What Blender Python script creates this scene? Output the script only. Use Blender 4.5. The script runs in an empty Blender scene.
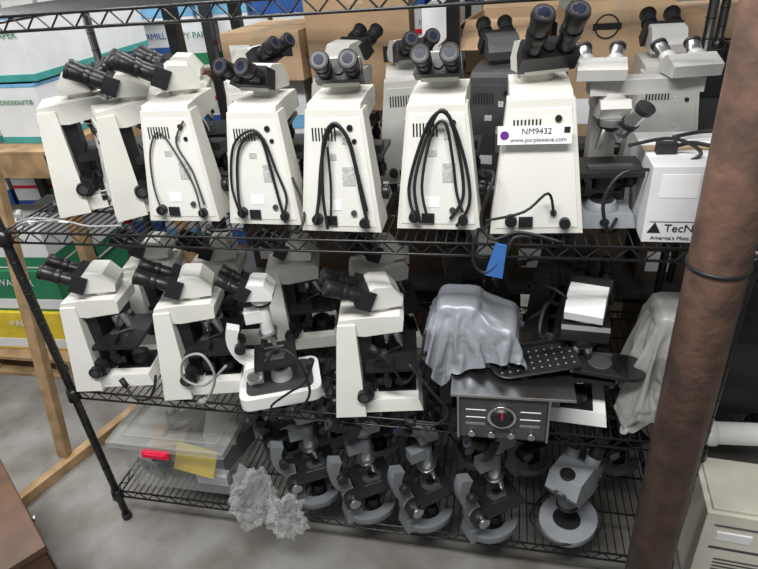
import bpy, bmesh, math, random
from mathutils import Vector, Matrix, Euler, noise
random.seed(7)
R=math.radians
# ---------------------------------------------------------------- materials
MATS={}
def mat(name,col,rough=0.5,metal=0.0,var=0.06,vscale=12,bump=0.0,bscale=60,alpha=1.0,trans=0.0,spec=0.5,emit=0,col2=None,detail=3):
    if name in MATS: return MATS[name]
    m=bpy.data.materials.new(name); m.use_nodes=True
    nt=m.node_tree; b=nt.nodes['Principled BSDF']
    tc=nt.nodes.new('ShaderNodeTexCoord'); nz=nt.nodes.new('ShaderNodeTexNoise')
    nz.inputs['Scale'].default_value=vscale; nz.inputs['Detail'].default_value=detail
    nt.links.new(tc.outputs['Object'],nz.inputs['Vector'])
    cr=nt.nodes.new('ShaderNodeValToRGB')
    c2=col2 if col2 else [c*(1-var*2.2) for c in col]
    cr.color_ramp.elements[0].position=0.35; cr.color_ramp.elements[1].position=0.65
    cr.color_ramp.elements[0].color=(*c2,1); cr.color_ramp.elements[1].color=(*[min(1,c*(1+var)) for c in col],1)
    nt.links.new(nz.outputs['Fac'],cr.inputs['Fac']); nt.links.new(cr.outputs['Color'],b.inputs['Base Color'])
    b.inputs['Roughness'].default_value=rough; b.inputs['Metallic'].default_value=metal
    b.inputs['Specular IOR Level'].default_value=spec
    b.inputs['Alpha'].default_value=alpha; b.inputs['Transmission Weight'].default_value=trans
    if bump>0:
        n2=nt.nodes.new('ShaderNodeTexNoise'); n2.inputs['Scale'].default_value=bscale
        nt.links.new(tc.outputs['Object'],n2.inputs['Vector'])
        bp=nt.nodes.new('ShaderNodeBump'); bp.inputs['Strength'].default_value=bump; bp.inputs['Distance'].default_value=0.01
        nt.links.new(n2.outputs['Fac'],bp.inputs['Height']); nt.links.new(bp.outputs['Normal'],b.inputs['Normal'])
    MATS[name]=m; return m
def film(name,col,fac,rough=0.08,bump=0.5,bscale=40,edge=0.35,tint=0.96):
    """thin clear plastic film: mostly see-through, glossy coat and a little milky scatter"""
    m=bpy.data.materials.new(name);m.use_nodes=True;nt=m.node_tree;nt.nodes.clear()
    o=nt.nodes.new('ShaderNodeOutputMaterial');tr=nt.nodes.new('ShaderNodeBsdfTransparent');tr.inputs[0].default_value=(tint,tint,tint,1)
    p=nt.nodes.new('ShaderNodeBsdfPrincipled');p.inputs['Base Color'].default_value=(*col,1);p.inputs['Roughness'].default_value=rough;p.inputs['Specular IOR Level'].default_value=1.0
    mx=nt.nodes.new('ShaderNodeMixShader');lw=nt.nodes.new('ShaderNodeLayerWeight');lw.inputs['Blend'].default_value=0.25
    mr=nt.nodes.new('ShaderNodeMapRange');mr.inputs['To Min'].default_value=fac;mr.inputs['To Max'].default_value=min(1,fac+edge)
    tc=nt.nodes.new('ShaderNodeTexCoord');n2=nt.nodes.new('ShaderNodeTexNoise');n2.inputs['Scale'].default_value=bscale
    bp=nt.nodes.new('ShaderNodeBump');bp.inputs['Strength'].default_value=bump;bp.inputs['Distance'].default_value=0.01
    nt.links.new(tc.outputs['Object'],n2.inputs['Vector']);nt.links.new(n2.outputs['Fac'],bp.inputs['Height']);nt.links.new(bp.outputs['Normal'],p.inputs['Normal'])
    nt.links.new(lw.outputs['Facing'],mr.inputs['Value']);nt.links.new(mr.outputs['Result'],mx.inputs[0])
    nt.links.new(tr.outputs[0],mx.inputs[1]);nt.links.new(p.outputs[0],mx.inputs[2]);nt.links.new(mx.outputs[0],o.inputs[0])
    return m
CREAM=mat('cream_enamel',(0.67,0.66,0.605),0.5,var=0.03,vscale=6)
CREAM2=mat('cream_enamel_light',(0.73,0.725,0.68),0.5,var=0.02,vscale=6)
WHITE=mat('white_plastic',(0.76,0.76,0.75),0.4,var=0.02)
LABEL=mat('label_white',(0.86,0.86,0.87),0.5,var=0.01)
BLK=mat('black_plastic',(0.014,0.014,0.016),0.38,var=0.1)
BLKR=mat('black_rubber',(0.010,0.010,0.011),0.55,var=0.1)
DGRY=mat('dark_grey_plastic',(0.055,0.055,0.06),0.45,var=0.1)
GRY=mat('grey_enamel',(0.11,0.12,0.13),0.38,var=0.06,vscale=15)
GRYS=mat('steel_grey_enamel',(0.16,0.172,0.185),0.36,var=0.06,vscale=15)
GRYL=mat('light_grey_enamel',(0.25,0.265,0.285),0.4,var=0.05)
GRYW=mat('warm_grey_enamel',(0.47,0.465,0.44),0.4,var=0.03)
SILV=mat('silver_metal',(0.55,0.55,0.56),0.28,1.0)
CHR=mat('chrome_metal',(0.8,0.8,0.8),0.12,1.0)
GLASS=mat('lens_glass',(0.02,0.025,0.05),0.12,var=0.1,spec=0.6)
WIRE=mat('black_epoxy_wire',(0.012,0.012,0.013),0.3,var=0.1)
CARD=mat('cardboard',(0.36,0.235,0.135),0.8,var=0.07,vscale=5)
CARD3=mat('cardboard_light',(0.44,0.30,0.18),0.8,var=0.07,vscale=5)
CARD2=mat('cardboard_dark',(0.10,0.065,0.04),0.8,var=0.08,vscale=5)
CARDK=mat('cardboard_inside',(0.2,0.13,0.075),0.85,var=0.08,vscale=5)
TAPE=mat('tape_tan',(0.42,0.31,0.2),0.3,var=0.03)
BOXW=mat('box_white',(0.72,0.74,0.75),0.5,var=0.03)
BOXG=mat('box_green',(0.02,0.20,0.09),0.5,var=0.08)
BOXB=mat('box_blue',(0.02,0.09,0.33),0.5,var=0.08)
BOXLB=mat('box_light_blue',(0.17,0.40,0.62),0.5,var=0.08)
BOXT=mat('box_teal',(0.06,0.32,0.30),0.5,var=0.08)
BOXY=mat('box_yellow',(0.72,0.54,0.04),0.5,var=0.08)
RED=mat('red_plastic',(0.70,0.01,0.06),0.35,var=0.05)
WOOD=mat('pine_wood',(0.36,0.235,0.12),0.7,var=0.14,vscale=14)
WOODD=mat('dark_wood',(0.10,0.045,0.022),0.4,var=0.15,vscale=9)
TXT=mat('print_ink_black',(0.01,0.01,0.01),0.6,var=0.0)
PURP=mat('print_ink_purple',(0.12,0.02,0.25),0.6,var=0.0)
COVER=mat('silver_vinyl',(0.275,0.295,0.325),0.38,metal=0.15,var=0.02,bump=0.06,bscale=40)
BEIGE=mat('beige_plastic',(0.66,0.64,0.54),0.45,var=0.03)
POLEM=mat('rusty_brown_steel',(0.155,0.085,0.06),0.5,var=0.25,vscale=16,bump=0.25,bscale=40,col2=(0.095,0.06,0.047))
PVC=mat('white_pvc',(0.72,0.72,0.70),0.35,var=0.03)
BUBB=film('bubble_wrap',(0.92,0.93,0.94),0.075,rough=0.15,bump=0.7,bscale=90,edge=0.40,tint=0.985)
BAGM=mat('milky_poly_bag',(0.52,0.52,0.49),0.28,var=0.04,alpha=0.55,bump=0.3,bscale=18)
TUBM=film('clear_tub_plastic',(0.62,0.64,0.62),0.055,rough=0.15,bump=0.03,edge=0.25)
LIDM=film('frosted_lid',(0.60,0.62,0.58),0.17,rough=0.25,bump=0.05,edge=0.22)
BLUE=mat('blue_cloth',(0.04,0.14,0.42),0.6)
DGRYL=mat('printed_label_grey',(0.5,0.5,0.48),0.5,var=0.15,vscale=200)
CABG=mat('grey_cable',(0.30,0.30,0.30),0.5)
# ---------------------------------------------------------------- mesh builder
class MB:
    def __init__(s): s.v=[];s.f=[];s.m=[];s.sm=[];s.mats=[];s.X=Matrix.Identity(4)
    def add(s,vs,fs,mt,smooth=False,local=None):
        if mt not in s.mats: s.mats.append(mt)
        k=s.mats.index(mt); o=len(s.v); X=s.X@local if local else s.X
        for p in vs: s.v.append(tuple(X@Vector(p)))
        for i,f in enumerate(fs):
            s.f.append([o+a for a in f]); s.m.append(k); s.sm.append(smooth if not isinstance(smooth,list) else smooth[i])
    def box(s,x0,x1,y0,y1,z0,z1,mt,top=None,rot=None,piv=None):
        t=top or (0,0,0,0)
        vs=[(x0,y0,z0),(x1,y0,z0),(x1,y1,z0),(x0,y1,z0),(x0+t[0],y0+t[2],z1),(x1+t[1],y0+t[2],z1),(x1+t[1],y1+t[3],z1),(x0+t[0],y1+t[3],z1)]
        L=None
        if rot:
            c=Vector(piv) if piv else Vector(((x0+x1)/2,(y0+y1)/2,(z0+z1)/2))
            L=Matrix.Translation(c)@Euler([R(a) for a in rot]).to_matrix().to_4x4()@Matrix.Translation(-c)
        s.add(vs,[(0,3,2,1),(4,5,6,7),(0,1,5,4),(1,2,6,5),(2,3,7,6),(3,0,4,7)],mt,False,L)
    def cyl(s,p0,p1,r0,mt,r1=None,n=18,caps=True):
        r1=r0 if r1 is None else r1
        p0=Vector(p0);p1=Vector(p1);d=(p1-p0).normalized()
        a=d.orthogonal().normalized();b=d.cross(a)
        vs=[];fs=[];sm=[]
        for p,r in((p0,r0),(p1,r1)):
            for i in range(n):
                t=2*math.pi*i/n; vs.append(p+a*(math.cos(t)*r)+b*(math.sin(t)*r))
        for i in range(n): fs.append((i,(i+1)%n,n+(i+1)%n,n+i));sm.append(True)
        if caps: fs.append(tuple(range(n-1,-1,-1)));fs.append(tuple(range(n,2*n)));sm+=[False,False]
        s.add(vs,fs,mt,sm)
    def tube(s,pts,r,mt,n=7,sub=5):
        P=[Vector(p) for p in pts]
        Q=[]
        for i in range(len(P)-1):
            a=P[max(i-1,0)];b=P[i];c=P[i+1];d=P[min(i+2,len(P)-1)]
            for k in range(sub):
                t=k/sub
                Q.append(0.5*((2*b)+(c-a)*t+(2*a-5*b+4*c-d)*t*t+(3*b-a-3*c+d)*t**3))
        Q.append(P[-1])
        vs=[];fs=[];up=None
        for i,q in enumerate(Q):
            d=(Q[min(i+1,len(Q)-1)]-Q[max(i-1,0)])
            if d.length<1e-9:d=Vector((0,0,1))
            d.normalize()
            if up is None: up=d.orthogonal().normalized()
            up=(up-d*up.dot(d)); 
            if up.length<1e-6: up=d.orthogonal()
            up.normalize(); b=d.cross(up)
            for k in range(n):
                t=2*math.pi*k/n; vs.append(q+up*(math.cos(t)*r)+b*(math.sin(t)*r))
        m=len(Q)
        for i in range(m-1):
            for k in range(n): fs.append((i*n+k,i*n+(k+1)%n,(i+1)*n+(k+1)%n,(i+1)*n+k))
        fs.append(tuple(range(n-1,-1,-1)));fs.append(tuple(range((m-1)*n,m*n)))
        s.add(vs,fs,mt,True)
    def prism(s,pts,x0,x1,mt,axis='x'):
        n=len(pts);vs=[]
        for x in(x0,x1):
            for a,b in pts:
                vs.append((x,a,b) if axis=='x' else ((a,x,b) if axis=='y' else (a,b,x)))
        fs=[tuple(range(n-1,-1,-1)),tuple(range(n,2*n))]+[(i,(i+1)%n,n+(i+1)%n,n+i) for i in range(n)]
        s.add(vs,fs,mt,False)
    def ribbon(s,c,w,x0,x1,mt):
        L=[];Rr=[];n=len(c)
        for i in range(n):
            a=Vector(c[max(i-1,0)]);b=Vector(c[min(i+1,n-1)]);d=(b-a).normalized();nn=Vector((-d.y,d.x))
            ww=w[i] if isinstance(w,(list,tuple)) else w
            L.append(Vector(c[i])+nn*ww/2);Rr.append(Vector(c[i])-nn*ww/2)
        vs=[]
        for x in(x0,x1):
            for i in range(n): vs.append((x,L[i].x,L[i].y));vs.append((x,Rr[i].x,Rr[i].y))
        fs=[];sm=[];o=2*n
        for i in range(n-1):
            a=2*i
            fs.append((a,a+1,a+3,a+2));fs.append((o+a,o+a+2,o+a+3,o+a+1));sm+=[False,False]
            fs.append((a,a+2,o+a+2,o+a));fs.append((a+1,o+a+1,o+a+3,a+3));sm+=[True,True]
        fs.append((0,o,o+1,1));fs.append((2*n-2,2*n-1,o+2*n-1,o+2*n-2));sm+=[False,False]
        s.add(vs,fs,mt,sm)
    def ring(s,c,ri,ro,a0,a1,z0,z1,mt,n=20,sy=1.0):
        vs=[];fs=[];sm=[]
        for i in range(n+1):
            t=R(a0+(a1-a0)*i/n);cx,cy=math.cos(t),math.sin(t)*sy
            for r,z in((ri,z0),(ro,z0),(ro,z1),(ri,z1)): vs.append((c[0]+r*cx,c[1]+r*cy,z))
        for i in range(n):
            a=4*i;b=a+4
            for k in range(4): fs.append((a+k,b+k,b+(k+1)%4,a+(k+1)%4));sm.append(k in(1,3))
        fs.append((0,3,2,1));fs.append((4*n,4*n+1,4*n+2,4*n+3));sm+=[False,False]
        s.add(vs,fs,mt,sm)
    def build(s,name,loc=(0,0,0),rz=0,bevel=0.0,rot=None,scale=1.0,seg=2):
        me=bpy.data.meshes.new(name)
        me.from_pydata(s.v,[],s.f)
        for m in s.mats: me.materials.append(m)
        for i,p in enumerate(me.polygons): p.material_index=s.m[i];p.use_smooth=bool(s.sm[i])
        bm=bmesh.new();bm.from_mesh(me);bmesh.ops.recalc_face_normals(bm,faces=bm.faces);bm.to_mesh(me);bm.free()
        me.update()
        o=bpy.data.objects.new(name,me);bpy.context.scene.collection.objects.link(o)
        o.location=loc;o.rotation_euler=rot if rot else (0,0,R(rz));o.scale=scale if isinstance(scale,tuple) else (scale,)*3
        if bevel>0:
            b=o.modifiers.new('bevel','BEVEL');b.width=bevel;b.segments=seg;b.limit_method='ANGLE';b.angle_limit=R(40)
        return o
def text(parent,s,loc,size,mt,rot=(90,0,0),name='lettering',ext=0.0002,align='CENTER'):
    c=bpy.data.curves.new(name,'FONT');c.body=s;c.size=size;c.extrude=ext;c.align_x=align;c.align_y='CENTER'
    c.materials.append(mt);o=bpy.data.objects.new(name,c);bpy.context.scene.collection.objects.link(o)
    o.parent=parent;o.location=loc;o.rotation_euler=[R(a) for a in rot];return o

# ---------------------------------------------------------------- cloth draping (physics simulated, then frozen to a mesh)
def drape(name,c,size,colliders,mt,rz=0,frames=55,n=56,stiff=8,zdrop=0.03,ground=None,subd=1,crumple=0.004):
    sc=bpy.context.scene;tmp=[]
    ztop=max(k[5] for k in colliders)
    for (x0,x1,y0,y1,z0,z1) in colliders+([ground] if ground else []):
        b=MB();b.box(x0,x1,y0,y1,z0,z1,BLK);o=b.build('tmp_collider');tmp.append(o)
        md=o.modifiers.new('bev','BEVEL');md.width=0.014;md.segments=3
        o.modifiers.new('col','COLLISION');o.collision.thickness_outer=0.004;o.collision.cloth_friction=12
    vs=[];fs=[]
    for j in range(n+1):
        for i in range(n+1):
            x=(i/n-0.5)*size[0];y=(j/n-0.5)*size[1]
            vs.append((x,y,0.004*noise.noise(Vector((x*20,y*20,size[0]*7)))+crumple*noise.noise(Vector((x*45,y*45,3)))))
    for j in range(n):
        for i in range(n):
            a=j*(n+1)+i;fs.append((a,a+1,a+n+2,a+n+1))
    me=bpy.data.meshes.new(name+'_src');me.from_pydata(vs,[],fs)
    o=bpy.data.objects.new('tmp_cloth',me);sc.collection.objects.link(o)
    o.location=(c[0],c[1],ztop+zdrop);o.rotation_euler=(0,0,R(rz))
    cm=o.modifiers.new('cloth','CLOTH');s=cm.settings
    s.quality=6;s.mass=0.25;s.tension_stiffness=25;s.compression_stiffness=25;s.shear_stiffness=12;s.bending_stiffness=stiff*0.02;s.air_damping=2.0
    cm.collision_settings.distance_min=0.004;cm.collision_settings.collision_quality=3
    cm.collision_settings.use_self_collision=True;cm.collision_settings.self_distance_min=0.003
    sc.frame_start=1;sc.frame_end=frames+5
    cm.point_cache.frame_start=1;cm.point_cache.frame_end=frames+5
    for f in range(1,frames+1): sc.frame_set(f)
    dg=bpy.context.evaluated_depsgraph_get()
    ev=o.evaluated_get(dg);m2=bpy.data.meshes.new_from_object(ev)
    m2.transform(o.matrix_world)
    m2.transform(Matrix.Translation(-Vector(c)))
    m2.materials.clear();m2.materials.append(mt)
    for p in m2.polygons:p.use_smooth=True
    bpy.data.objects.remove(o)
    for t in tmp: bpy.data.objects.remove(t)
    sc.frame_set(1)
    r=bpy.data.objects.new(name,m2);sc.collection.objects.link(r);r.location=c
    sb=r.modifiers.new('sub','SUBSURF');sb.levels=subd;sb.render_levels=subd
    return r

# ---------------------------------------------------------------- heights
Z1,Z2,Z3,Z4=1.171,0.616,0.150,1.69
W,D=1.83,0.61
E=0.004
PT=Z2+0.172
cover_cols=[(1.15,1.36,0.03,0.17,PT,PT+0.125),(1.17,1.27,0.05,0.16,PT+0.12,PT+0.175)]
cv=drape('microscope_dust_cover',(1.248,0.095,Z2),(0.44,0.40),cover_cols,COVER,rz=28,ground=(1.21,1.50,-0.07,0.24,Z2,PT),crumple=0.0,stiff=30,n=50)
b=MB()
for k in cover_cols: b.box(k[0]+0.006,k[1]-0.006,k[2]+0.006,k[3]-0.006,k[4],k[5]-0.006,BLK)
b.box(1.165,1.20,0.08,0.15,Z2,PT,BLK)
ob=b.build('covered_microscope_body');ob.parent=cv;ob.matrix_parent_inverse=Matrix.Translation(-Vector(cv.location))
bag_cols=[(1.70,1.80,0.07,0.19,Z2,Z2+0.33),(1.68,1.81,0.05,0.20,Z2,Z2+0.10)]
bg=drape('bagged_instrument',(1.75,0.13,Z2),(0.62,0.60),bag_cols,BAGM,rz=8,frames=60,ground=(1.3,2.2,-0.5,0.8,Z2-0.1,Z2+0.002),stiff=6,crumple=0.004)
b=MB();b.box(1.71,1.79,0.08,0.18,Z2+0.20,Z2+0.32,WHITE);b.box(1.72,1.78,0.14,0.18,Z2+0.09,Z2+0.20,WHITE);b.box(1.69,1.80,0.06,0.19,Z2+0.004,Z2+0.09,WHITE);b.box(1.70,1.79,0.07,0.15,Z2+0.13,Z2+0.15,BLK);b.cyl((1.75,0.1,Z2+0.2),(1.75,0.1,Z2+0.16),0.02,BLK)
ob=b.build('instrument_body',bevel=0.005);ob.parent=bg;ob.matrix_parent_inverse=Matrix.Translation(-Vector(bg.location))

# ---------------------------------------------------------------- rack
def wire_rack(name,W,D,zs,top,loc=(0,0,0)):
    b=MB()
    for x in(0,W):
        for y in(0,D):
            b.cyl((x,y,0.02),(x,y,top),0.0125,WIRE,n=14)
            b.cyl((x,y,0),(x,y,0.025),0.017,BLKR,n=12)
            b.cyl((x,y,top),(x,y,top+0.006),0.0135,BLKR,n=12)
            z=0.06
            while z<top-0.02:
                b.cyl((x,y,z),(x,y,z+0.0035),0.0133,WIRE,n=12);z+=0.0508
    for z in zs:
        zt=z-0.0035
        for x in(0,W):
            for y in(0,D): b.cyl((x,y,zt-0.036),(x,y,zt+0.006),0.021,WIRE,r1=0.017,n=14)
        for (p,q) in(((0.0,0),(W,0)),((0,D),(W,D)),((0,0),(0,D)),((W,0),(W,D))):
            p=Vector((*p,0));q=Vector((*q,0));L=(q-p).length
            for zz,r in((zt,0.0034),(zt-0.030,0.0034)):
                b.cyl(p+Vector((0,0,zz)),q+Vector((0,0,zz)),r,WIRE,n=8)
            n=int(L/0.03)
            d=(q-p)/n
            for i in range(n):
                a=p+d*i+Vector((0,0,zt if i%2 else zt-0.030));c=p+d*(i+1)+Vector((0,0,zt-0.030 if i%2 else zt))
                b.cyl(a,c,0.0021,WIRE,n=5,caps=False)
        n=int(W/0.0232)
        for i in range(1,n):
            x=W*i/n
            b.cyl((x,0,zt+0.0016),(x,D,zt+0.0016),0.0021,WIRE,n=6,caps=False)
        for y in(D*0.25,D*0.5,D*0.75):
            b.cyl((0,y,zt-0.004),(W,y,zt-0.004),0.0032,WIRE,n=6)
    return b.build(name,loc)
wire_rack('wire_shelving_rack',W,D,(Z3,Z2,Z1,Z4),1.80)

# ---------------------------------------------------------------- compound microscope
H=0.292
def binocular(b,c,rot,body=CREAM,tube=BLK,tilt=28,scale=1.0,sep=0.031,tl=0.1):
    old=b.X
    b.X=old@Matrix.Translation(Vector(c))@Matrix.Rotation(R(rot),4,'Z')@Matrix.Scale(scale,4)
    b.cyl((0,0,-0.012),(0,0,0.012),0.034,body,n=22)
    b.prism([(0.045,0.008),(0.05,0.03),(0.025,0.066),(-0.02,0.072),(-0.055,0.05),(-0.05,0.012)],-0.043,0.043,body)
    b.X=b.X@Matrix.Translation(Vector((0,-0.04,0.04)))@Matrix.Rotation(R(-tilt),4,'X')
    b.box(-0.056,0.056,-0.026,0.014,-0.022,0.026,tube,top=(0.008,-0.008,0,0))
    b.cyl((0,-0.024,0.0),(0,-0.032,0.0),0.011,tube,n=14)
    for sx in(-1,1):
        x=sx*sep
        b.cyl((x,-0.02,0),(x,-tl*0.55,0),0.0185,tube,r1=0.0165,n=18)
        b.cyl((x,-tl*0.5,0),(x,-tl*0.62,0),0.0205,tube,n=18)
        b.cyl((x,-tl*0.62,0),(x,-tl*0.92,0),0.0185,BLK,r1=0.021,n=20)
        b.cyl((x,-tl*0.92,0),(x,-tl,0),0.0225,BLKR,r1=0.0205,n=22)
        b.cyl((x,-tl,0),(x,-tl-0.0007,0),0.0165,DGRY,n=20)
        b.cyl((x,-tl-0.0005,0),(x,-tl-0.0015,0),0.0115,GLASS,n=20)
    b.X=old
def scope_common(b,body=CREAM,arm_top=H,acc=BLK):
    y=0.165
    b.cyl((0,y,arm_top-0.028),(0,y,arm_top-0.05),0.036,acc,n=22)
    old=b.X
    b.X=old@Matrix.Translation(Vector((0,y,arm_top-0.05)))@Matrix.Rotation(R(12),4,'X')
    b.cyl((0,0,0),(0,0,-0.014),0.036,SILV,r1=0.026,n=22)
    for k,l in enumerate((0.045,0.034,0.05,0.03)):
        t=R(40+90*k);u=Vector((math.cos(t),math.sin(t),0))
        p=u*0.018+Vector((0,0,-0.010));q=u*(0.018+l*0.3)+Vector((0,0,-0.010-l))
        b.cyl(p,p.lerp(q,0.5),0.0115,SILV,n=14);b.cyl(p.lerp(q,0.5),q,0.0105,[SILV,BLK,DGRY,SILV][k],r1=0.006,n=14)
    b.X=old
    s=0.152
    b.box(-0.09,0.09,0.095,0.235,s,s+0.012,acc)
    b.box(-0.035,0.035,0.075,0.13,s-0.045,s,acc)
    b.box(-0.06,0.065,0.13,0.152,s+0.012,s+0.022,DGRY);b.box(0.05,0.085,0.125,0.17,s+0.012,s+0.03,acc)
    b.tube([(0.05,0.145,s+0.02),(0.02,0.16,s+0.02),(0.0,0.19,s+0.018)],0.003,SILV,n=6)
    b.cyl((0.078,0.15,s),(0.078,0.15,s-0.055),0.009,acc,n=12);b.cyl((0.078,0.15,s-0.025),(0.078,0.15,s-0.042),0.014,acc,n=14)
    b.cyl((0,0.165,s),(0,0.165,s-0.035),0.024,acc,r1=0.030,n=20)
    b.cyl((0,0.165,s-0.035),(0,0.165,s-0.045),0.022,SILV,n=20)
    b.box(-0.03,0.03,0.10,0.15,0.05,0.085,acc)
    b.cyl((0,0.185,0.05),(0,0.185,0.078),0.033,acc,r1=0.027,n=22);b.cyl((0,0.185,0.078),(0,0.185,0.0785),0.018,GLASS,n=18)
    for sx in(-1,1):
        b.cyl((sx*0.06,0.085,0.078),(sx*0.088,0.085,0.078),0.028,acc,n=24)
        b.cyl((sx*0.088,0.085,0.078),(sx*0.106,0.085,0.078),0.019,acc,n=20)
        b.cyl((sx*0.106,0.085,0.078),(sx*0.108,0.085,0.078),0.012,DGRY,n=20)
def panel_y(z): return 0.03*z/H
def microscope(loc,rz,head=0,body=CREAM,cables=(),scale=1.0,tilt=28,tube=BLK,tl=0.1,name='compound_microscope',cab=BLKR,rear_lab=True,headscale=1.0,hbody=None,armw=0.10,arm=None,lean=0.0):
    b=MB();arm=arm or body
    b.box(-0.085,0.085,0.03,0.245,0.008,0.048,body,top=(0.006,-0.006,0,-0.012))
    b.box(-0.045,0.045,0.12,0.228,0.047,0.051,BLK)
    for x in(-0.07,0.07):
        for y in(0.03,0.22): b.cyl((x,y,0),(x,y,0.012),0.012,BLKR,n=12)
    b.box(-0.1,0.1,0,armw*0.85,0.006,H,arm,top=(0.033,-0.033,0.03,-0.008))
    b.box(-0.045,0.045,0.075,0.115,0.05,0.255,BLK)
    b.prism([(0.03,H),(0.035,H+0.013),(0.12,H+0.02),(0.195,H+0.02),(0.205,H+0.01),(0.2,H-0.028),(0.10,H-0.04),(0.06,H-0.035)],-0.062,0.062,arm)
    scope_common(b,body)
    binocular(b,(0,0.145,H+0.024),head,hbody or body,tube,tilt,headscale,tl=tl)
    ang=-math.degrees(math.atan(0.03/H))
    def pl(x0,x1,z0,z1,th,mt):
        b.box(x0,x1,panel_y((z0+z1)/2)-th,panel_y((z0+z1)/2)+0.002,z0,z1,mt,rot=(ang,0,0))
    def cy(x,z,r,l,mt):
        y=panel_y(z);b.cyl((x,y+0.002,z),(x,y-l,z),r,mt,n=16)
    z0,z1=0.020,H-0.018
    b.add([(-0.088,panel_y(z0)-0.002,z0),(0.088,panel_y(z0)-0.002,z0),(0.061,panel_y(z1)-0.002,z1),(-0.061,panel_y(z1)-0.002,z1),
           (-0.09,panel_y(z0)+0.002,z0-0.002),(0.09,panel_y(z0)+0.002,z0-0.002),(0.063,panel_y(z1)+0.002,z1+0.002),(-0.063,panel_y(z1)+0.002,z1+0.002)],
          [(0,1,2,3),(0,4,5,1),(1,5,6,2),(2,6,7,3),(3,7,4,0)],CREAM2 if arm is CREAM else arm)
    for i in range(8): 
        x=-0.054+i*0.0075;pl(x,x+0.0035,H-0.068,H-0.038,0.0030,BLK)
    cy(0.036,H-0.038,0.007,0.006,BLK);cy(0.045,H-0.068,0.0055,0.005,BLK)
    if rear_lab: pl(0.012,0.042,0.12,0.165,0.0030,DGRYL);pl(-0.02,0.0,0.18,0.195,0.0030,DGRYL);pl(0.016,0.030,H-0.075,H-0.06,0.003,DGRYL);pl(-0.03,0.005,0.06,0.085,0.003,LABEL)
    cy(-0.055,0.04,0.013,0.018,BLK);cy(0.060,0.032,0.012,0.014,BLK);cy(0.035,0.055,0.007,0.008,DGRY);pl(-0.038,-0.008,0.022,0.046,0.006,BLK)
    for c in cables:
        r=c[0]*0.88;k=H/0.325;b.tube([(x,panel_y(z*k)-0.006-r-(dy),z*k) for x,z,dy in c[1]],r,cab)
    return b.build(name,loc,bevel=0.0022,scale=scale,rot=(0,R(lean),R(rz)))
arch=[(0.0044,[(-0.055,0.035,0.012),(-0.06,0.12,0.0),(-0.045,0.22,0.0),(-0.01,0.268,0.002),(0.02,0.26,0.0),(0.035,0.18,0),(0.05,0.08,0),(0.062,0.02,0.004)]),
      (0.0038,[(-0.062,0.05,0.006),(-0.076,0.13,0),(-0.055,0.24,0),(0.0,0.282,0.006),(0.03,0.255,0.006),(0.05,0.17,0.0),(0.070,0.09,0),(0.056,0.03,0.01)])]
arch5=[(0.0050,[(-0.058,0.035,0.014),(-0.048,0.1,0.0),(-0.03,0.22,0.0),(0.0,0.29,0.006),(0.03,0.27,0.008),(0.045,0.2,0.002),(0.058,0.1,0),(0.072,0.025,0.004)]),
       (0.0044,[(-0.03,0.02,0.006),(-0.035,0.12,0.006),(-0.024,0.25,0.008),(0.005,0.30,0.012),(0.036,0.26,0.01),(0.05,0.18,0.004),(0.068,0.07,0)]),
       (0.0035,[(-0.02,0.05,0.006),(-0.016,0.14,0.0),(-0.015,0.24,0.008)])]
arch6=[(0.0045,[(-0.05,0.04,0.012),(-0.066,0.12,0),(-0.035,0.24,0),(0.0,0.31,0.014),(0.03,0.30,0.012),(0.052,0.2,0),(0.06,0.1,0),(0.03,0.04,0)]),
       (0.0045,[(-0.04,0.03,0.004),(-0.052,0.13,0.004),(-0.022,0.25,0.004),(0.012,0.32,0.018),(0.04,0.28,0.012),(0.068,0.17,0),(0.074,0.08,0),(0.045,0.02,0)]),
       (0.004,[(-0.02,0.03,0.004),(-0.034,0.13,0.008),(-0.01,0.26,0.008),(0.02,0.29,0.012),(0.036,0.2,0.004),(0.045,0.11,0.0),(0.06,0.06,0.004)])]
thin3=[(0.0028,[(-0.05,0.04,0.01),(-0.066,0.12,0),(-0.055,0.22,0),(-0.02,0.27,0.0),(0.02,0.2,0.002),(0.05,0.11,0.002),(0.06,0.03,0.01)]),
       (0.0028,[(0.05,0.30,0.0),(0.02,0.24,0.0),(0.05,0.16,0),(0.068,0.06,0.0)])]
# shelf 1, front row rear-facing scopes
microscope((0.515,0.065,Z1+E),3,head=-62,cables=thin3,cab=DGRY,tl=0.115,scale=0.96,lean=1)
microscope((0.742,0.055,Z1+E),1,head=-14,cables=arch,scale=0.94,lean=1)
microscope((0.948,0.022,Z1+E),1,head=6,cables=arch5,scale=0.97,lean=1)
microscope((1.175,0.045,Z1+E),0,head=0,cables=arch6,scale=0.97)
s7=microscope((1.395,0.032,Z1+E),2,head=14,cables=[(0.0035,[(0.035,0.06,0.008),(0.02,0.12,0.02),(-0.03,0.09,0.05),(-0.11,0.06,0.03)])],tilt=50,tl=0.115,rear_lab=False,headscale=1.08,lean=-1)
b=MB();b.box(-0.074,0.074,-0.006,-0.005,0.0,0.038,LABEL);b.cyl((-0.060,-0.0062,0.019),(-0.060,-0.0068,0.019),0.009,PURP,n=20);b.box(0.058,0.070,-0.0066,-0.006,0.022,0.034,TXT)
sg=b.build('adhesive_lot_label',(0,0,0));sg.parent=s7;sg.location=(-0.012,0.008,0.208);sg.rotation_euler=(R(-5),R(1),0)
text(sg,'NM9432',(0.004,-0.0065,0.026),0.017,TXT,name='lot_number');text(sg,'www.purplewave.com',(0.008,-0.0065,0.009),0.0125,TXT,name='web_address')
# left two
microscope((0.085,0.15,Z1+E),-58,head=178,cables=(),tl=0.1,scale=0.95,lean=1)
microscope((0.265,0.12,Z1+E),-48,head=-14,cables=(),scale=0.92,tl=0.12,lean=1)
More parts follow.
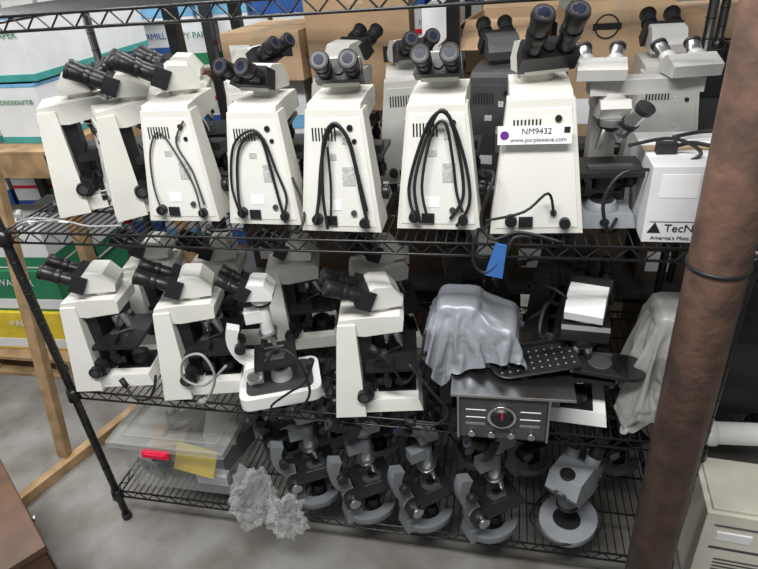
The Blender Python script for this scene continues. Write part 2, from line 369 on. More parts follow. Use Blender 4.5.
# rear row shelf 1
for x,rz,hd,bd in((0.30,-70,0,CREAM),(0.62,8,60,CREAM),(0.86,-5,160,GRYW),(1.07,10,20,GRYW),(1.28,-8,200,DGRY),(1.70,0,180,GRYW)):
    microscope((x,0.345,Z1+E),rz,head=hd,cables=(),scale=0.94,body=bd)

# ---------------------------------------------------------------- teaching microscope with two heads
def dual_head(loc,rz,scale):
    b=MB();body=GRYW
    b.box(-0.08,0.08,-0.10,0.08,0.008,0.05,GRYL,top=(0.008,-0.008,0.008,-0.008))
    b.cyl((0,-0.045,0.05),(0,-0.045,0.075),0.045,GRYL,r1=0.036,n=26);b.cyl((0,-0.045,0.075),(0,-0.045,0.082),0.03,BLK,n=24)
    b.cyl((0,-0.101,0.03),(0,-0.106,0.03),0.012,BLK,n=16)
    b.box(-0.035,0.035,0.03,0.085,0.05,0.33,body,top=(0.004,-0.004,0.0,0))
    b.prism([(0.085,0.33),(0.08,0.37),(-0.06,0.375),(-0.075,0.355),(-0.06,0.325),(0.03,0.31)],-0.036,0.036,body)
    b.box(-0.10,0.09,-0.095,0.03,0.165,0.180,BLK);b.box(-0.05,0.06,-0.07,-0.05,0.180,0.190,DGRY);b.box(-0.03,0.03,0.0,0.04,0.12,0.165,BLK)
    b.cyl((0,-0.045,0.165),(0,-0.045,0.115),0.030,BLK,n=18)
    b.cyl((0.07,-0.03,0.165),(0.07,-0.03,0.11),0.01,BLK,n=12);b.cyl((0.07,-0.03,0.14),(0.07,-0.03,0.12),0.016,BLK,n=12)
    b.cyl((0,-0.045,0.325),(0,-0.045,0.305),0.036,SILV,n=22);b.cyl((0,-0.045,0.305),(0,-0.045,0.29),0.034,BLK,r1=0.024,n=22)
    for k,l in enumerate((0.05,0.04,0.055,0.035)):
        t=R(30+90*k);u=Vector((math.cos(t),math.sin(t),0));p=u*0.017+Vector((0,-0.045,0.295));q=p+u*l*0.35-Vector((0,0,l))
        b.cyl(p,q,0.0115,SILV,r1=0.007,n=14)
    for sx in(-1,1):
        b.cyl((sx*0.03,0.055,0.085),(sx*0.072,0.055,0.085),0.028,BLK,n=22);b.cyl((sx*0.072,0.055,0.085),(sx*0.09,0.055,0.085),0.017,BLK,n=18)
    b.cyl((0,-0.02,0.365),(0,-0.02,0.39),0.036,body,n=24)
    b.box(-0.06,0.20,-0.05,0.012,0.385,0.425,body)
    for cx,rt in((-0.035,-8),(0.165,6)):
        old=b.X
        b.X=old@Matrix.Translation(Vector((cx,-0.02,0.42)))@Matrix.Rotation(R(rt),4,'Z')
        b.cyl((0,0,0),(0,0,0.015),0.036,body,n=22)
        b.prism([(0.035,0.012),(0.035,0.04),(-0.005,0.062),(-0.055,0.04),(-0.05,0.010)],-0.056,0.056,body)
        for sx in(-1,1):
            d=Vector((sx*0.12,0.8,0.45)).normalized();p=Vector((sx*0.03,0.02,0.03))
            b.cyl(p,p+d*0.035,0.02,body,n=20)
            b.cyl(p+d*0.03,p+d*0.075,0.0165,SILV,r1=0.018,n=20);b.cyl(p+d*0.075,p+d*0.085,0.02,BLKR,n=20)
            b.cyl(p+d*0.085,p+d*0.0857,0.012,GLASS,n=18)
        b.X=old
    d=Vector((0.35,-0.45,0.75)).normalized();p=Vector((0.02,-0.06,0.285))
    b.cyl(p,p+d*0.09,0.020,SILV,n=20);b.cyl(p+d*0.09,p+d*0.105,0.024,BLK,n=20);b.cyl(p+d*0.03,p+d*0.045,0.023,BLK,n=20)
    b.tube([(0.03,-0.1,0.04),(0.0,-0.15,0.03),(-0.02,-0.15,0.12),(0.02,-0.14,0.2),(0.12,-0.12,0.2),(0.20,-0.11,0.235),(0.14,-0.08,0.27),(0.04,-0.07,0.25)],0.0050,BLKR)
    return b.build('teaching_microscope',loc,rz,bevel=0.002,scale=scale)
dual_head((1.535,0.15,Z1+E),4,(0.84,0.86,0.74))
b=MB();b.box(0,0.21,0,0.24,0,0.165,BOXW);b.box(-0.001,0.211,0.1,0.14,0.1651,0.1657,TAPE);b.box(0.02,0.09,-0.0008,0,0.10,0.15,LABEL);b.box(0.01,0.20,-0.0008,0,0.046,0.0475,TXT)
bx=b.build('shipping_box',(1.612,0.015,Z1+E),0,bevel=0.002)
b=MB();b.prism([(0.008,0.022),(0.034,0.022),(0.021,0.046)],-0.0012,0,TXT,axis='y');o=b.build('logo');o.parent=bx
text(bx,'TecNec',(0.080,-0.001,0.032),0.025,TXT);text(bx,"America's Most Trusted",(0.075,-0.001,0.010),0.012,TXT)
b2=MB();b2.tube([(0,0,0),(0.05,0.02,0.01),(0.11,0.01,0.004),(0.16,0.05,0.02),(0.10,0.1,0.01),(0.03,0.08,0.004)],0.0045,BLKR);b2.box(-0.02,0.02,-0.01,0.01,-0.004,0.018,BLK)
b2.build('coiled_cord',(1.65,0.10,Z1+0.165+E+0.006))

# ---------------------------------------------------------------- shelf 2 : side-on microscopes
for x,y,rz,hd in((0.02,0.08,-80,8),(0.325,0.075,-78,8),(0.868,0.07,-80,14)):
    microscope((x,y,Z2+E),rz,head=hd,cables=(),scale=1.0,rear_lab=False,body=CREAM2,headscale=1.05,tl=0.11)
for x,y,rz,hd in((0.07,0.31,-78,0),(0.30,0.32,-80,10),(0.56,0.32,-75,-10),(0.84,0.32,-70,5),(1.12,0.40,-80,5),(1.40,0.42,-100,0)):
    microscope((x,y,Z2+E),rz,head=hd,cables=(),scale=0.97,rear_lab=False,body=CREAM2 if x<1 else DGRY,hbody=CREAM2 if x<1.2 else None)

# ---------------------------------------------------------------- student microscope
def student(loc,rz,col=GRY,mono=True,stage=BLK,name='student_microscope',scale=1.0,knobm=None,illum=True,inc=35,hrot=0,slab=False):
    b=MB();k=knobm or SILV
    if slab:
        pts=[]
        for cx,cy_,a0 in((0.055,0.185,0),(-0.055,0.185,90),(-0.055,0.0,180),(0.055,0.0,270)):
            for i in range(6): t=R(a0+18*i);pts.append((cx+0.03*math.cos(t),cy_+0.03*math.sin(t)))
        b.prism(pts,0.004,0.045,col,axis='z')
        b.prism([(x*0.8,0.09+(y-0.09)*0.82) for x,y in pts],0.045,0.05,DGRY,axis='z')
        b.cyl((0,0.10,0.05),(0,0.10,0.085),0.034,col,r1=0.028,n=24);b.cyl((0,0.10,0.085),(0,0.10,0.087),0.018,GLASS,n=20)
    else:
        b.ring((0,0.085),0.034,0.064,-238,58,0.0,0.024,col,n=26,sy=1.25)
    b.box(-0.032,0.032,-0.005,0.05,0.0,0.045,col,top=(0.006,-0.006,0.005,-0.005))
    b.prism([(0.0,0.04),(0.045,0.04),(0.045,0.12),(0.035,0.135),(0.005,0.135),(-0.005,0.11)],-0.02,0.02,col)
    c=[];w=[]
    for i in range(15):
        t=R(-70-140*i/14)
        c.append((0.065+0.085*math.cos(t),0.205+0.095*math.sin(t)));w.append(0.036-0.008*math.sin(math.pi*i/14))
    b.ribbon(c,w,-0.016,0.016,col)
    b.cyl((0,0.085,0.22),(0,0.085,0.315),0.0185,col,n=20)
    b.cyl((0,0.085,0.315),(0,0.085,0.325),0.026,BLK,n=20)
    b.box(-0.017,0.017,0.03,0.085,0.262,0.30,col)
    b.cyl((0,0.085,0.222),(0,0.088,0.205),0.03,k,r1=0.024,n=20)
    for j,l in enumerate((0.04,0.03,0.035)):
        t=R(-90+120*j);u=Vector((math.cos(t),math.sin(t),0));p=u*0.014+Vector((0,0.088,0.207));q=p+u*l*0.35-Vector((0,0,l))
        b.cyl(p,q,0.0095,k if j else BLK,r1=0.006,n=12)
    b.box(-0.062,0.062,0.03,0.155,0.125,0.135,stage);b.ring((0,0.095),0.012,0.03,0,360,0.135,0.138,DGRY,n=16)
    for sx in(-1,1):
        b.box(sx*0.03-0.005,sx*0.03+0.005,0.06,0.12,0.138,0.14,SILV)
        b.cyl((sx*0.02,0.022,0.105),(sx*0.048,0.022,0.105),0.028,BLK if not slab else col,n=22);b.cyl((sx*0.048,0.022,0.105),(sx*0.058,0.022,0.105),0.017,k,n=18)
        b.cyl((sx*0.016,0.0,0.19),(sx*0.034,0.0,0.19),0.016,BLK,n=18)
    b.cyl((0,0.095,0.125),(0,0.095,0.09),0.02,BLK,n=16)
    if illum and not slab: b.cyl((0,0.09,0.0),(0,0.09,0.05),0.028,BLK,r1=0.022,n=18);b.cyl((0,0.09,0.05),(0,0.09,0.052),0.016,GLASS,n=16)
    if mono:
        b.prism([(0.06,0.325),(0.115,0.325),(0.115,0.35),(0.075,0.372),(0.055,0.35)],-0.022,0.022,col)
        d=Vector((0,-math.cos(R(inc)),math.sin(R(inc))));p=Vector((0,0.08,0.345))
        b.cyl(p,p+d*0.06,0.014,col,n=18);b.cyl(p+d*0.055,p+d*0.1,0.0165,BLK,n=18);b.cyl(p+d*0.1,p+d*0.101,0.010,GLASS,n=14)
    else: binocular(b,(0,0.085,0.335),hrot,col,BLK,inc,0.85)
    return b.build(name,loc,rz,bevel=0.0025,scale=scale)
i=0
for x,y,rz in((0.655,0.045,-62),(0.855,0.01,-58),(1.05,0.0,-52),(1.25,-0.005,-55)):
    student((x,y,Z3+E),rz,mono=(i%2==0),scale=1.05,col=GRYS);i+=1
for x,y,rz in((0.50,0.22,-60),(0.66,0.30,-50),(0.83,0.27,-60),(1.01,0.27,-50),(1.19,0.28,-60),(1.38,0.27,-50),(1.66,0.32,-60)):
    student((x,y,Z3+E),rz,mono=(i%2==0),col=GRYS if i%3==0 else GRY,scale=1.0);i+=1
def stereo(loc,rz):
    b=MB()
    b.ring((0,0),0.0,0.085,0,360,0,0.024,GRYL,n=32,sy=1.15);b.cyl((0,-0.01,0.024),(0,-0.01,0.027),0.042,BLK,n=26)
    b.cyl((0,0.09,0.02),(0,0.09,0.26),0.016,SILV,n=16)
    b.box(-0.03,0.03,0.05,0.12,0.13,0.19,GRYL)
    for sx in(-1,1): b.cyl((sx*0.03,0.085,0.16),(sx*0.055,0.085,0.16),0.024,BLK,n=20)
    b.prism([(0.10,0.15),(0.10,0.19),(0.02,0.255),(-0.06,0.25),(-0.08,0.20),(-0.05,0.15),(0.04,0.13)],-0.05,0.05,GRYL)
    b.cyl((0,-0.02,0.16),(0,-0.02,0.11),0.035,GRY,r1=0.03,n=22);b.cyl((0,-0.02,0.11),(0,-0.02,0.10),0.033,BLK,n=22)
    for sx in(-1,1):
        p=Vector((sx*0.03,0.03,0.23));d=Vector((sx*0.05,0.5,0.8)).normalized()
        b.cyl(p,p+d*0.04,0.021,GRYL,n=18);b.cyl(p+d*0.04,p+d*0.075,0.018,BLK,r1=0.021,n=18)
    b.cyl((0,-0.045,0.25),(0,-0.045,0.258),0.022,BLK,n=22);b.cyl((0.0,-0.074,0.2),(0,-0.082,0.195),0.02,DGRY,n=22)
    b.tube([(0.05,0.08,0.02),(0.09,0.04,0.006),(0.03,-0.1,0.02),(-0.08,-0.09,0.03),(-0.10,0.02,0.02),(-0.06,0.08,0.06),(-0.05,0.06,0.14)],0.004,BLKR)
    return b.build('stereo_microscope',loc,rz,bevel=0.003)
stereo((1.555,0.09,Z3+E),-32)
student((0.60,0.045,Z2+E),-68,col=WHITE,mono=False,name='white_lab_microscope',scale=0.98,knobm=SILV,hrot=-10,slab=True)
# front-facing scope with white head (shelf 2 right)
microscope((1.545,0.255,Z2+E),176,head=-10,body=WHITE,arm=BLK,hbody=WHITE,cables=(),scale=0.93,rear_lab=False,headscale=1.15)

# ---------------------------------------------------------------- power supply unit and plate
b=MB()
b.box(0,0.225,0,0.27,0.012,0.155,BLK);b.box(0.006,0.219,-0.004,0,0.018,0.15,DGRY)
b.cyl((0.11,-0.004,0.095),(0.11,-0.012,0.095),0.036,CHR,n=28);b.cyl((0.11,-0.012,0.095),(0.11,-0.02,0.095),0.03,BLK,r1=0.024,n=24);b.box(0.108,0.112,-0.0215,-0.02,0.095,0.12,RED)
for k in range(4): b.cyl((0.035+k*0.05,-0.004,0.035),(0.035+k*0.05,-0.014,0.035),0.010,SILV,n=14)
for x in(0.02,0.155): b.box(x,x+0.05,-0.0055,-0.004,0.06,0.068,SILV);b.box(x,x+0.05,-0.0055,-0.004,0.085,0.088,LABEL);b.box(x,x+0.05,-0.0055,-0.004,0.11,0.113,LABEL)
for x in(0.01,0.195):
    for y in(0.01,0.24): b.box(x,x+0.02,y,y+0.02,0,0.012,BLKR)
for x in(-0.002,0.221): b.box(x,x+0.006,-0.006,-0.001,0.012,0.155,SILV)
b.build('power_supply_unit',(1.228,-0.06,Z2+E),2,bevel=0.0015)
b=MB();b.box(-0.012,0.29,-0.012,0.27,0,0.008,SILV)
b.build('aluminium_plate',(1.222,-0.06,Z2+E+0.157),2,bevel=0.0015)
b=MB();b.box(-0.085,0.085,-0.05,0.05,0,0.008,BLK);b.cyl((-0.085,0,0),(-0.085,0,0.008),0.05,BLK,n=28);b.box(-0.085,0.085,0.042,0.05,0.008,0.020,BLK)
for i in range(10):
    for j in range(4): b.cyl((-0.11+i*0.020,-0.034+j*0.020,0.008),(-0.11+i*0.020,-0.034+j*0.020,0.0083),0.0026,DGRYL if False else GRYL,n=10)
b.cyl((0.07,-0.02,0.0),(0.07,-0.02,-0.018),0.012,BLK,n=14)
b.build('perforated_stage_plate',(1.435,0.055,PT+0.026),0,rot=(R(6),R(-7),R(12)),bevel=0.001)
b=MB();b.box(-0.07,0.07,-0.045,0.045,0,0.012,BLK);b.cyl((0.07,0,0),(0.07,0,0.012),0.045,BLK,n=28);b.cyl((0,0,0.012),(0,0,0.016),0.03,DGRY,n=24);b.box(-0.06,0.03,0.02,0.03,0.012,0.022,DGRY)
for x in(-0.04,0.06): b.cyl((x,0.0,0.0),(x,0.0,-0.04),0.010,BLK,n=14)
b.build('mechanical_stage',(1.575,0.07,Z2+0.178),0,rot=(R(4),R(3),R(-6)),bevel=0.0015)

# crumpled clear wrap
def crumple(name,c,r,mt,seed):
    b=MB();n,m=60,40;vs=[];fs=[]
    for j in range(m+1):
        p=math.pi*j/m
        for i in range(n):
            t=2*math.pi*i/n;d=Vector((math.sin(p)*math.cos(t),math.sin(p)*math.sin(t),math.cos(p)))
            k=0.8+0.55*noise.noise(d*1.7+Vector((seed,0,0)))+0.55*abs(noise.noise(d*3.2+Vector((0,seed,0))))+0.25*abs(noise.noise(d*7))
            vs.append((d.x*r[0]*k,d.y*r[1]*k,max(d.z*r[2]*k+r[2]*0.9,0)))
    for j in range(m):
        for i in range(n): fs.append((j*n+i,(j+1)*n+i,(j+1)*n+(i+1)%n,j*n+(i+1)%n))
    b.add(vs,fs,mt,True);return b.build(name,c)
crumple('bubble_wrap_bundle',(0.555,-0.03,Z3+E),(0.08,0.07,0.09),BUBB,3)
crumple('bubble_wrap_bundle',(0.68,-0.065,Z3+E),(0.06,0.055,0.065),BUBB,8)

# ---------------------------------------------------------------- storage tub
b=MB()
w,d,h,th=0.40,0.36,0.225,0.003;s_=0.018
b.box(s_,w-s_,s_,d-s_,0,th,TUBM)
b.box(s_,w-s_,s_,s_+th,th,h,TUBM,top=(-s_,s_,-s_,-s_));b.box(s_,w-s_,d-s_-th,d-s_,th,h,TUBM,top=(-s_,s_,s_,s_))
b.box(s_,s_+th,s_,d-s_,th,h,TUBM,top=(-s_,-s_,-s_,s_));b.box(w-s_-th,w-s_,s_,d-s_,th,h,TUBM,top=(s_,s_,-s_,s_))
b.box(-0.012,w+0.012,-0.012,d+0.012,h,h+0.010,LIDM)
for q in((0.02,w-0.02,0.02,0.026),(0.02,w-0.02,d-0.026,d-0.02),(0.02,0.026,0.02,d-0.02),(w-0.026,w-0.02,0.02,d-0.02)): b.box(*q,h+0.010,h+0.018,LIDM)
for q in((-0.014,w+0.014,-0.016,-0.010),(-0.014,w+0.014,d+0.010,d+0.016),(-0.016,-0.010,-0.012,d+0.012),(w+0.010,w+0.016,-0.012,d+0.012)): b.box(*q,h-0.012,h+0.012,LIDM)
b.box(0.12,0.215,-0.024,-0.004,h-0.035,h-0.008,RED);b.box(0.13,0.205,-0.028,-0.022,h-0.03,h-0.013,RED)
tub=b.build('storage_tub',(0.055,0.015,Z3+E),0,bevel=0.002)
b=MB()
b.box(0.05,0.18,0.08,0.3,0.004,0.10,BLK,rot=(0,0,10));b.box(0.2,0.34,0.06,0.3,0.004,0.08,DGRY,rot=(0,0,-12))
b.box(0.20,0.345,0.030,0.036,0.09,0.19,BOXY,rot=(-20,12,0));b.box(0.06,0.17,0.08,0.2,0.1,0.14,CARD,rot=(0,5,20));b.box(0.22,0.33,0.15,0.3,0.09,0.15,CREAM,rot=(4,5,20))
b.box(0.04,0.13,0.04,0.16,0.02,0.12,GRYL,rot=(10,8,-12));b.box(0.14,0.2,0.05,0.1,0.02,0.09,CARD2,rot=(10,8,22));b.box(0.25,0.36,0.04,0.07,0.01,0.07,BOXW,rot=(10,8,5))
b.tube([(0.05,0.05,0.05),(0.12,0.04,0.12),(0.2,0.05,0.06),(0.15,0.06,0.02),(0.08,0.05,0.09),(0.14,0.2,0.18),(0.25,0.25,0.17)],0.007,BLK)
b.tube([(0.08,0.2,0.16),(0.15,0.28,0.18),(0.2,0.2,0.17),(0.14,0.13,0.17),(0.08,0.2,0.18)],0.006,BLK)
ct=b.build('tub_contents',(0,0,0));ct.parent=tub

# ---------------------------------------------------------------- loose cords
def cord(pts,r=0.0042,m=BLKR,name='power_cable'):
    b=MB();p0=Vector(pts[0]);b.tube([Vector(p)-p0 for p in pts],r,m);d=(Vector(pts[1])-p0).normalized()
    b.cyl((0,0,0),d*0.03,0.009,m,n=12);return b.build(name,p0)
z=Z2+0.012
cord([(0.20,0.0,z+0.05),(0.24,-0.02,z),(0.29,-0.025,z),(0.33,-0.03,z+0.05),(0.35,-0.03,z+0.10)])
cord([(0.46,-0.02,z),(0.50,-0.03,z+0.03),(0.545,-0.035,z+0.12),(0.52,-0.03,z+0.19),(0.46,-0.03,z+0.17),(0.44,-0.03,z+0.10),(0.50,-0.03,z+0.08),(0.58,-0.02,z+0.15)],0.004,CABG)
cord([(0.74,-0.02,z),(0.78,-0.03,z+0.02),(0.82,-0.03,z+0.09),(0.80,-0.03,z+0.20),(0.74,-0.02,z+0.22),(0.70,-0.03,z+0.16)],0.004)
cord([(0.84,-0.03,z+0.2),(0.81,-0.03,z+0.12),(0.76,-0.03,z+0.08),(0.70,-0.04,z+0.03),(0.72,-0.03,z)],0.0035)
cord([(1.08,-0.02,z),(1.12,-0.025,z),(1.17,-0.03,z+0.01),(1.20,-0.03,z+0.06),(1.16,-0.03,z+0.12),(1.10,-0.02,z+0.2)],0.0045)
cord([(1.46,0.05,PT+0.10),(1.42,0.02,PT+0.13),(1.44,0.10,PT+0.17),(1.50,0.16,PT+0.10),(1.46,0.22,PT+0.05)],0.0045)
cord([(1.40,0.22,PT+0.15),(1.45,0.12,PT+0.2),(1.50,0.10,PT+0.16),(1.52,0.12,PT+0.05)],0.0045)
cord([(1.36,0.24,PT+0.20),(1.42,0.2,PT+0.24),(1.47,0.2,PT+0.20),(1.45,0.2,PT+0.10),(1.40,0.2,PT+0.05)],0.0045)
cord([(1.00,-0.01,z+0.24),(1.05,-0.02,z+0.2),(1.08,0.0,z+0.12),(1.12,0.0,z+0.18),(1.14,0.02,z+0.28)],0.004)
z=Z1+0.01
cord([(1.30,0.10,z),(1.28,0.03,z+0.01),(1.265,-0.012,z+0.02),(1.262,-0.02,z-0.05),(1.29,-0.02,z-0.075),(1.33,-0.018,z-0.03),(1.35,-0.01,z+0.01),(1.40,0.0,z+0.004)],0.004)
cord([(1.27,0.12,z+0.11),(1.30,0.02,z+0.14),(1.275,0.0,z+0.05),(1.30,-0.01,z+0.004),(1.36,-0.005,z+0.02),(1.45,-0.01,z)],0.0035)
cord([(0.60,0.03,z),(0.63,0.0,z+0.006),(0.68,0.02,z),(0.70,0.01,z)],0.0035)
cord([(0.82,0.03,z),(0.85,0.0,z+0.008),(0.86,0.03,z+0.05),(0.83,0.06,z+0.12)],0.0035)
cord([(0.02,0.06,z+0.02),(0.05,0.01,z+0.012),(0.12,0.0,z+0.03),(0.20,0.02,z+0.012),(0.28,0.0,z+0.01),(0.36,0.02,z+0.004)],0.003,CABG)
cord([(0.06,0.03,z),(0.10,0.0,z+0.02),(0.16,0.02,z+0.012),(0.22,0.0,z+0.02)],0.003,WHITE)
b=MB();b.box(-0.02,0.02,-0.003,0.003,-0.07,0.012,BLUE,top=(0.005,-0.01,0,0),rot=(0,12,0));b.build('blue_tag',(1.315,-0.02,Z1-0.005))

# ---------------------------------------------------------------- brown steel pole
b=MB();b.cyl((1.738,-0.125,0),(1.695,-0.125,2.9),0.053,POLEM,n=40)
b.ring((1.72,-0.125),0.053,0.056,0,360,1.196,1.204,BLK,n=32)
b.cyl((1.738,-0.125,0),(1.738,-0.125,0.012),0.09,POLEM,n=32)
b.build('steel_pole')
b=MB();b.tube([(0.0,0,0),(0.01,0.0,0.01),(0.05,0.02,0.005),(0.12,0.05,0.0)],0.003,BLK);b.build('cable_tie',(1.775,-0.12,1.2))

# ---------------------------------------------------------------- boxes & background
def carton(loc,s,rz=0,mt=CARD,name='cardboard_box',tape=True,band=None,open_=False,lid=None,txt=None,tm=TXT,ts=None):
    b=MB();x,y,z=s
    if open_:
        b.box(0,x,0,y,0,0.004,CARDK)
        for a in((0,x,0,0.004),(0,x,y-0.004,y),(0,0.004,0,y),(x-0.004,x,0,y)): b.box(*a,0,z,mt)
        b.box(0,x,-0.13,0.0,z-0.002,z+0.002,mt,rot=(35,0,0),piv=(x/2,0,z));b.box(0,x,y,y+0.13,z-0.002,z+0.002,mt,rot=(50,0,0),piv=(x/2,y,z))
        b.box(-0.12,0,0,y,z-0.002,z+0.002,mt,rot=(0,-40,0),piv=(0,y/2,z));b.box(x,x+0.12,0,y,z-0.002,z+0.002,mt,rot=(0,40,0),piv=(x,y/2,z))
    else: b.box(0,x,0,y,0,z,mt)
    if tape and not open_:
        b.box(x/2-0.025,x/2+0.025,-0.0012,y+0.0012,z,z+0.0008,TAPE);b.box(x/2-0.025,x/2+0.025,-0.0012,0,z-0.07,z,TAPE)
        b.box(0.0,x,y/2-0.001,y/2+0.001,z,z+0.0009,CARD2);b.box(0.03,0.11,-0.0008,0,0.04,0.12,LABEL);b.box(x-0.09,x-0.03,-0.0008,0,z*0.5,z*0.5+0.05,TXT)
    if lid: b.box(-0.004,x+0.004,-0.004,y+0.004,z*0.5,z+0.004,lid)
    if band: 
        for (z0,z1,mm) in band: b.box(-0.0015,x+0.0015,-0.0015,y+0.0015,z*z0,z*z1,mm)
    o=b.build(name,loc,rz,bevel=0.002)
    if txt: text(o,txt,(x*0.5,-0.0055,z*0.72),ts or min(0.05,x*0.16),tm);
    return o
b=MB()
for x in(0.22,1.15,2.3):
    for y in(0.74,1.24): b.box(x-0.02,x+0.02,y-0.02,y+0.02,0,2.2,WIRE)
for z in(0.12,0.62,1.17,1.95): b.box(0.2,2.32,0.72,1.26,z-0.02,z,DGRY)
b.build('steel_storage_shelf')
zb=1.17
carton((0.30,0.86,zb),(0.30,0.34,0.20),4,BOXW,tape=True,name='paper_box',band=[(0.1,0.35,BOXLB)])
carton((0.33,0.84,zb+0.205),(0.30,0.34,0.16),-6,CARD3)
carton((0.66,0.80,zb),(0.34,0.38,0.50),6,CARD)
carton((1.03,0.90,zb),(0.12,0.30,0.40),0,BOXW,tape=False,name='white_carton')
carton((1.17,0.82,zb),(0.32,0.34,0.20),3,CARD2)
carton((1.18,0.84,zb+0.205),(0.26,0.28,0.16),-8,CARD3,open_=True)
c=carton((1.50,0.80,zb),(0.28,0.40,0.40),-3,CARD3)
b=MB();b.cyl((0,0,0),(0,-0.001,0),0.035,TXT,n=28);b.cyl((0,-0.001,0),(0,-0.002,0),0.030,CARD3,n=28);b.box(-0.04,0.04,-0.003,0,-0.008,0.010,TXT);o=b.build('printed_stamp');o.parent=c;o.location=(0.1,-0.0005,0.33)
carton((1.80,0.86,zb),(0.30,0.36,0.34),5,CARD)
carton((1.85,0.74,zb),(0.20,0.10,0.26),0,DGRY,tape=False,name='black_storage_bin',lid=BLK)
carton((2.12,0.80,zb),(0.18,0.40,0.42),0,BOXW,tape=False,name='white_carton')
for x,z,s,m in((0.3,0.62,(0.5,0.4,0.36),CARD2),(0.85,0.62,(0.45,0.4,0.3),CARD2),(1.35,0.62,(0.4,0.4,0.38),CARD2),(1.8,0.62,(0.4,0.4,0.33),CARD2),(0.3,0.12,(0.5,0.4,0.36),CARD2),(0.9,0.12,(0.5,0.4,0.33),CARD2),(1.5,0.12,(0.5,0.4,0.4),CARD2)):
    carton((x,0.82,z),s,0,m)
# far rack with paper boxes
b=MB()
for x in(-3.2,-1.75,-0.3,1.2):
    for y in(2.0,2.6): b.box(x-0.025,x+0.025,y-0.025,y+0.025,0,2.4,WIRE)
for z in(0.1,0.66,1.22,1.8): b.box(-3.25,1.25,1.98,2.62,z-0.03,z,WOODD)
b.build('warehouse_storage_shelf')
random.seed(5)
kinds=[('HAMMERMILL',BOXB,[(0.0,0.48,BOXB)]),('COPY PAPER',BOXG,[(0.08,0.34,BOXG)]),('MULTIPURPOSE',BOXLB,[(0.08,0.4,BOXLB),(0.9,1,BOXLB)]),('ECONOSOURCE',BOXG,[(0,0.2,BOXT),(0.9,1,BOXG)]),('PREMIUM',BOXB,[(0.0,0.15,BOXB),(0.5,0.6,RED)]),('COPY',BOXLB,[(0.0,0.55,BOXB),(0.55,0.62,BOXLB)])]
for z in(1.22,0.66,0.10):
    for lev in range(2):
        x=-3.15
        while x<1.0:
            k=random.choice(kinds);wd=random.choice((0.22,0.29,0.29,0.40))
            carton((x,2.03+random.uniform(0,0.05),z+lev*0.256),(wd,0.43,0.245),random.uniform(-3,3),BOXW,name='paper_box',tape=False,band=k[2],txt=k[0] if z>1 else None,tm=k[1])
            x+=wd+0.03
# wooden shelf at left with paper boxes
b=MB()
def beam(x0,x1,y0,y1,z0,z1,m=WOOD): b.box(x0,x1,y0,y1,z0,z1,m)
beam(-1.9,-0.49,0.80,0.83,1.02,1.12);beam(-1.9,-0.49,0.8,1.7,1.12,1.135);beam(-0.53,-0.49,0.8,1.7,1.02,1.12)
for y in(0.83,1.62): beam(-0.57,-0.53,y,y+0.06,0.0,1.12)
for y in(0.83,1.62): beam(-1.86,-1.82,y,y+0.06,0.0,1.12)
b.build('wooden_shelf_frame',bevel=0.002)
b=MB();b.box(-0.045,0.0,0,0.035,0,1.35,WOOD);b.build('wooden_post',(-0.385,0.19,0.045),0,rot=(R(-11),R(0),0),bevel=0.002)
b=MB();b.box(-0.02,0.02,-0.32,0.5,0,0.045,WOOD);b.build('wooden_floor_runner',(-0.40,0.15,0),-18,bevel=0.003)
st=[(-0.81,0.92,1.135,0.25,'econosource',BOXG),(-0.80,0.93,1.385,0.25,'COPY PAPER',BOXG),(-1.13,0.92,1.135,0.29,'econosource',BOXG),(-1.13,0.92,1.385,0.29,'econosource',BOXG),(-0.86,1.38,1.135,0.29,'econosource',BOXG),(-0.85,1.38,1.385,0.29,'PREMIUM',BOXB),(-1.2,1.38,1.135,0.29,'COPY',BOXB)]
for x,y,z,wd,t,m in st: carton((x,y,z),(wd,0.43,0.245),random.uniform(-3,3),BOXW,name='paper_box',tape=False,band=[(0.0,0.12,BOXT),(0.94,1.0,BOXLB)],txt=t,tm=m,ts=0.038)
def pallet(loc,rz=0):
    b=MB()
    for i in range(7): b.box(0,1.1,i*0.15,i*0.15+0.1,0.10,0.12,WOOD)
    for x in(0,0.52,1.03): b.box(x,x+0.06,0,1.0,0.02,0.10,WOOD)
    for y in(0,0.45,0.9): b.box(0,1.1,y,y+0.1,0,0.02,WOOD)
    return b.build('wooden_pallet',loc,rz,bevel=0.002)
pallet((-1.78,0.70,0))
pallet((-0.9,2.7,0))
for x,y,z,s,m,t in((-1.20,0.76,0.122,(0.45,0.32,0.22),BOXY,'PAPER'),(-1.16,0.78,0.345,(0.44,0.3,0.22),BOXG,'WALKER'),(-1.7,0.78,0.122,(0.44,0.3,0.24),BOXG,'PAPER'),(-1.25,1.15,0.122,(0.44,0.3,0.3),BOXG,'WALKER'),(-1.14,0.80,0.57,(0.42,0.3,0.20),BOXW,'COPY'),(-1.2,1.16,0.43,(0.42,0.3,0.25),BOXW,'COPY')):
    carton((x,y,z),s,3,m,name='paper_box',tape=False,band=[(0.05,0.3,BOXW if m!=BOXW else BOXG)],txt=t,tm=BOXW if m!=BOXW else TXT)
# brown cabinet lower left
b=MB();b.box(0,0.56,-0.45,0,0.0,0.30,WOODD);b.box(-0.01,0.57,-0.46,0.01,0.30,0.325,WOODD);b.box(0.03,0.53,0.0,0.006,0.03,0.27,WOODD);b.cyl((0.25,0.006,0.16),(0.25,0.02,0.16),0.012,SILV,n=14)
b.build('brown_wood_cabinet',(-0.42,-0.03,0),-34.5,bevel=0.004)
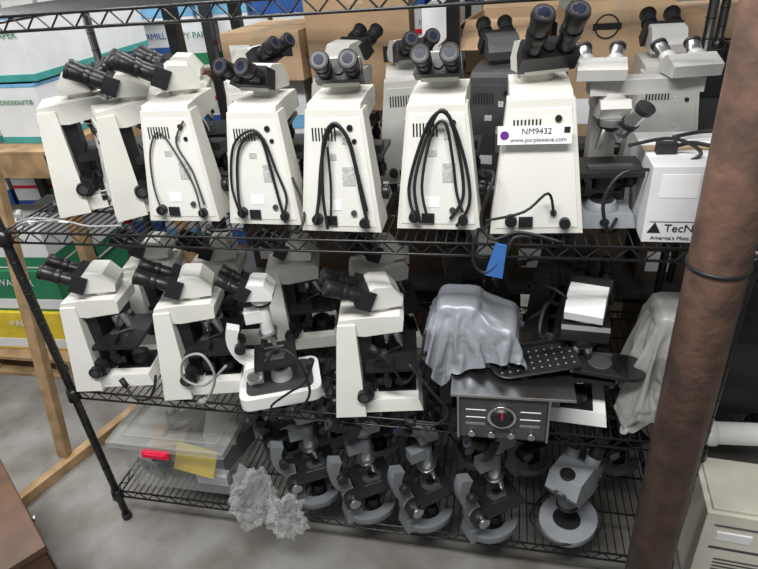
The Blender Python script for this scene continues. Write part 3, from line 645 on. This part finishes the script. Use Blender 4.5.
# ---------------------------------------------------------------- right side
b=MB()
b.box(0,0.30,0,0.24,0.012,0.34,BEIGE,top=(0.006,-0.01,0.02,-0.01));b.box(0.02,0.27,0.03,0.22,0.34,0.352,BEIGE)
for i in range(9): b.box(0.05,0.17,0.0+i*0.0009,0.006+i*0.0009,0.05+i*0.014,0.056+i*0.014,DGRY)
b.box(0.04,0.13,0.012,0.02,0.24,0.275,LABEL);b.box(0.03,0.16,0.010,0.018,0.205,0.215,DGRY);b.box(0.03,0.16,0.014,0.022,0.295,0.30,DGRY);b.cyl((0.22,0.022,0.28),(0.22,0.010,0.28),0.014,GRYL,n=16)
for x in(0.03,0.27):
    for y in(0.03,0.21): b.cyl((x,y,0),(x,y,0.012),0.014,BLKR,n=12)
b.build('beige_computer_unit',(1.90,0.01,0.0),-4,bevel=0.006)
wire_rack('wire_shelving_rack',1.2,0.5,(0.42,0.95,1.45),1.75,loc=(1.92,0.32,0))
b=MB();b.cyl((1.89,0.22,0.455),(2.9,0.27,0.47),0.033,PVC,n=26);b.cyl((1.89,0.22,0.455),(1.95,0.223,0.456),0.039,PVC,n=26);b.cyl((1.889,0.22,0.455),(1.888,0.22,0.455),0.028,BLK,n=20);b.build('pvc_pipe')
carton((1.98,0.36,0.951),(0.5,0.35,0.26),0,DGRY,name='black_equipment_case',tape=False)
carton((1.98,0.36,1.451),(0.3,0.3,0.2),5,BOXW,name='white_carton',tape=False)
carton((2.0,0.36,0.421),(0.5,0.35,0.26),0,BLK,name='black_equipment_case',tape=False)
# shell of the building
fm=mat('stained_concrete',(0.205,0.20,0.19),0.65,var=0.12,vscale=4.5,bump=0.2,bscale=50,col2=(0.115,0.105,0.09),detail=12)
wm=mat('painted_wall',(0.35,0.34,0.32),0.8,var=0.05,vscale=2)
b=MB();b.box(-5,5,-3.5,5,-0.05,0,fm);b.build('floor')
b=MB();b.box(-5,5,5,5.1,0,3.6,wm);b.build('wall_back')
b=MB();b.box(-5.1,-5,-3.5,5,0,3.6,wm);b.build('wall_left')
b=MB();b.box(5,5.1,-3.5,5,0,3.6,wm);b.build('wall_right')

# ---------------------------------------------------------------- lights
def area(name,loc,sx,sy,pw,col=(1,0.99,0.97),rot=(0,0,0)):
    l=bpy.data.lights.new(name,'AREA');l.shape='RECTANGLE';l.size=sx;l.size_y=sy;l.energy=pw;l.color=col
    o=bpy.data.objects.new(name,l);bpy.context.scene.collection.objects.link(o);o.location=loc;o.rotation_euler=[R(a) for a in rot]
area('ceiling_light_front',(0.9,-1.2,3.3),2.4,0.35,115,rot=(22,0,0))
area('ceiling_light_back',(0.2,1.6,3.3),3.0,0.35,100)
area('ceiling_light_left',(-2.0,0.4,3.3),0.4,2.4,65)
w=bpy.data.worlds.new('World');bpy.context.scene.world=w;w.use_nodes=True
w.node_tree.nodes['Background'].inputs[0].default_value=(0.93,0.97,1.0,1);w.node_tree.nodes['Background'].inputs[1].default_value=0.28
# ---------------------------------------------------------------- camera
cd=bpy.data.cameras.new('camera');co=bpy.data.objects.new('camera',cd);bpy.context.scene.collection.objects.link(co)
Rt=Vector((.9769,.2004,-.0737));Up=Vector((-.0394,.5085,.8602));Fw=Vector((-.2099,.8375,-.5046))
m=Matrix((Rt,Up,-Fw)).transposed().to_4x4();m.translation=Vector((1.33,-1.1813,1.7628))
co.matrix_world=m;cd.sensor_width=36;cd.lens=581.18/758*36;cd.clip_start=0.02
bpy.context.scene.camera=co
bpy.context.scene.view_settings.view_transform='Standard'
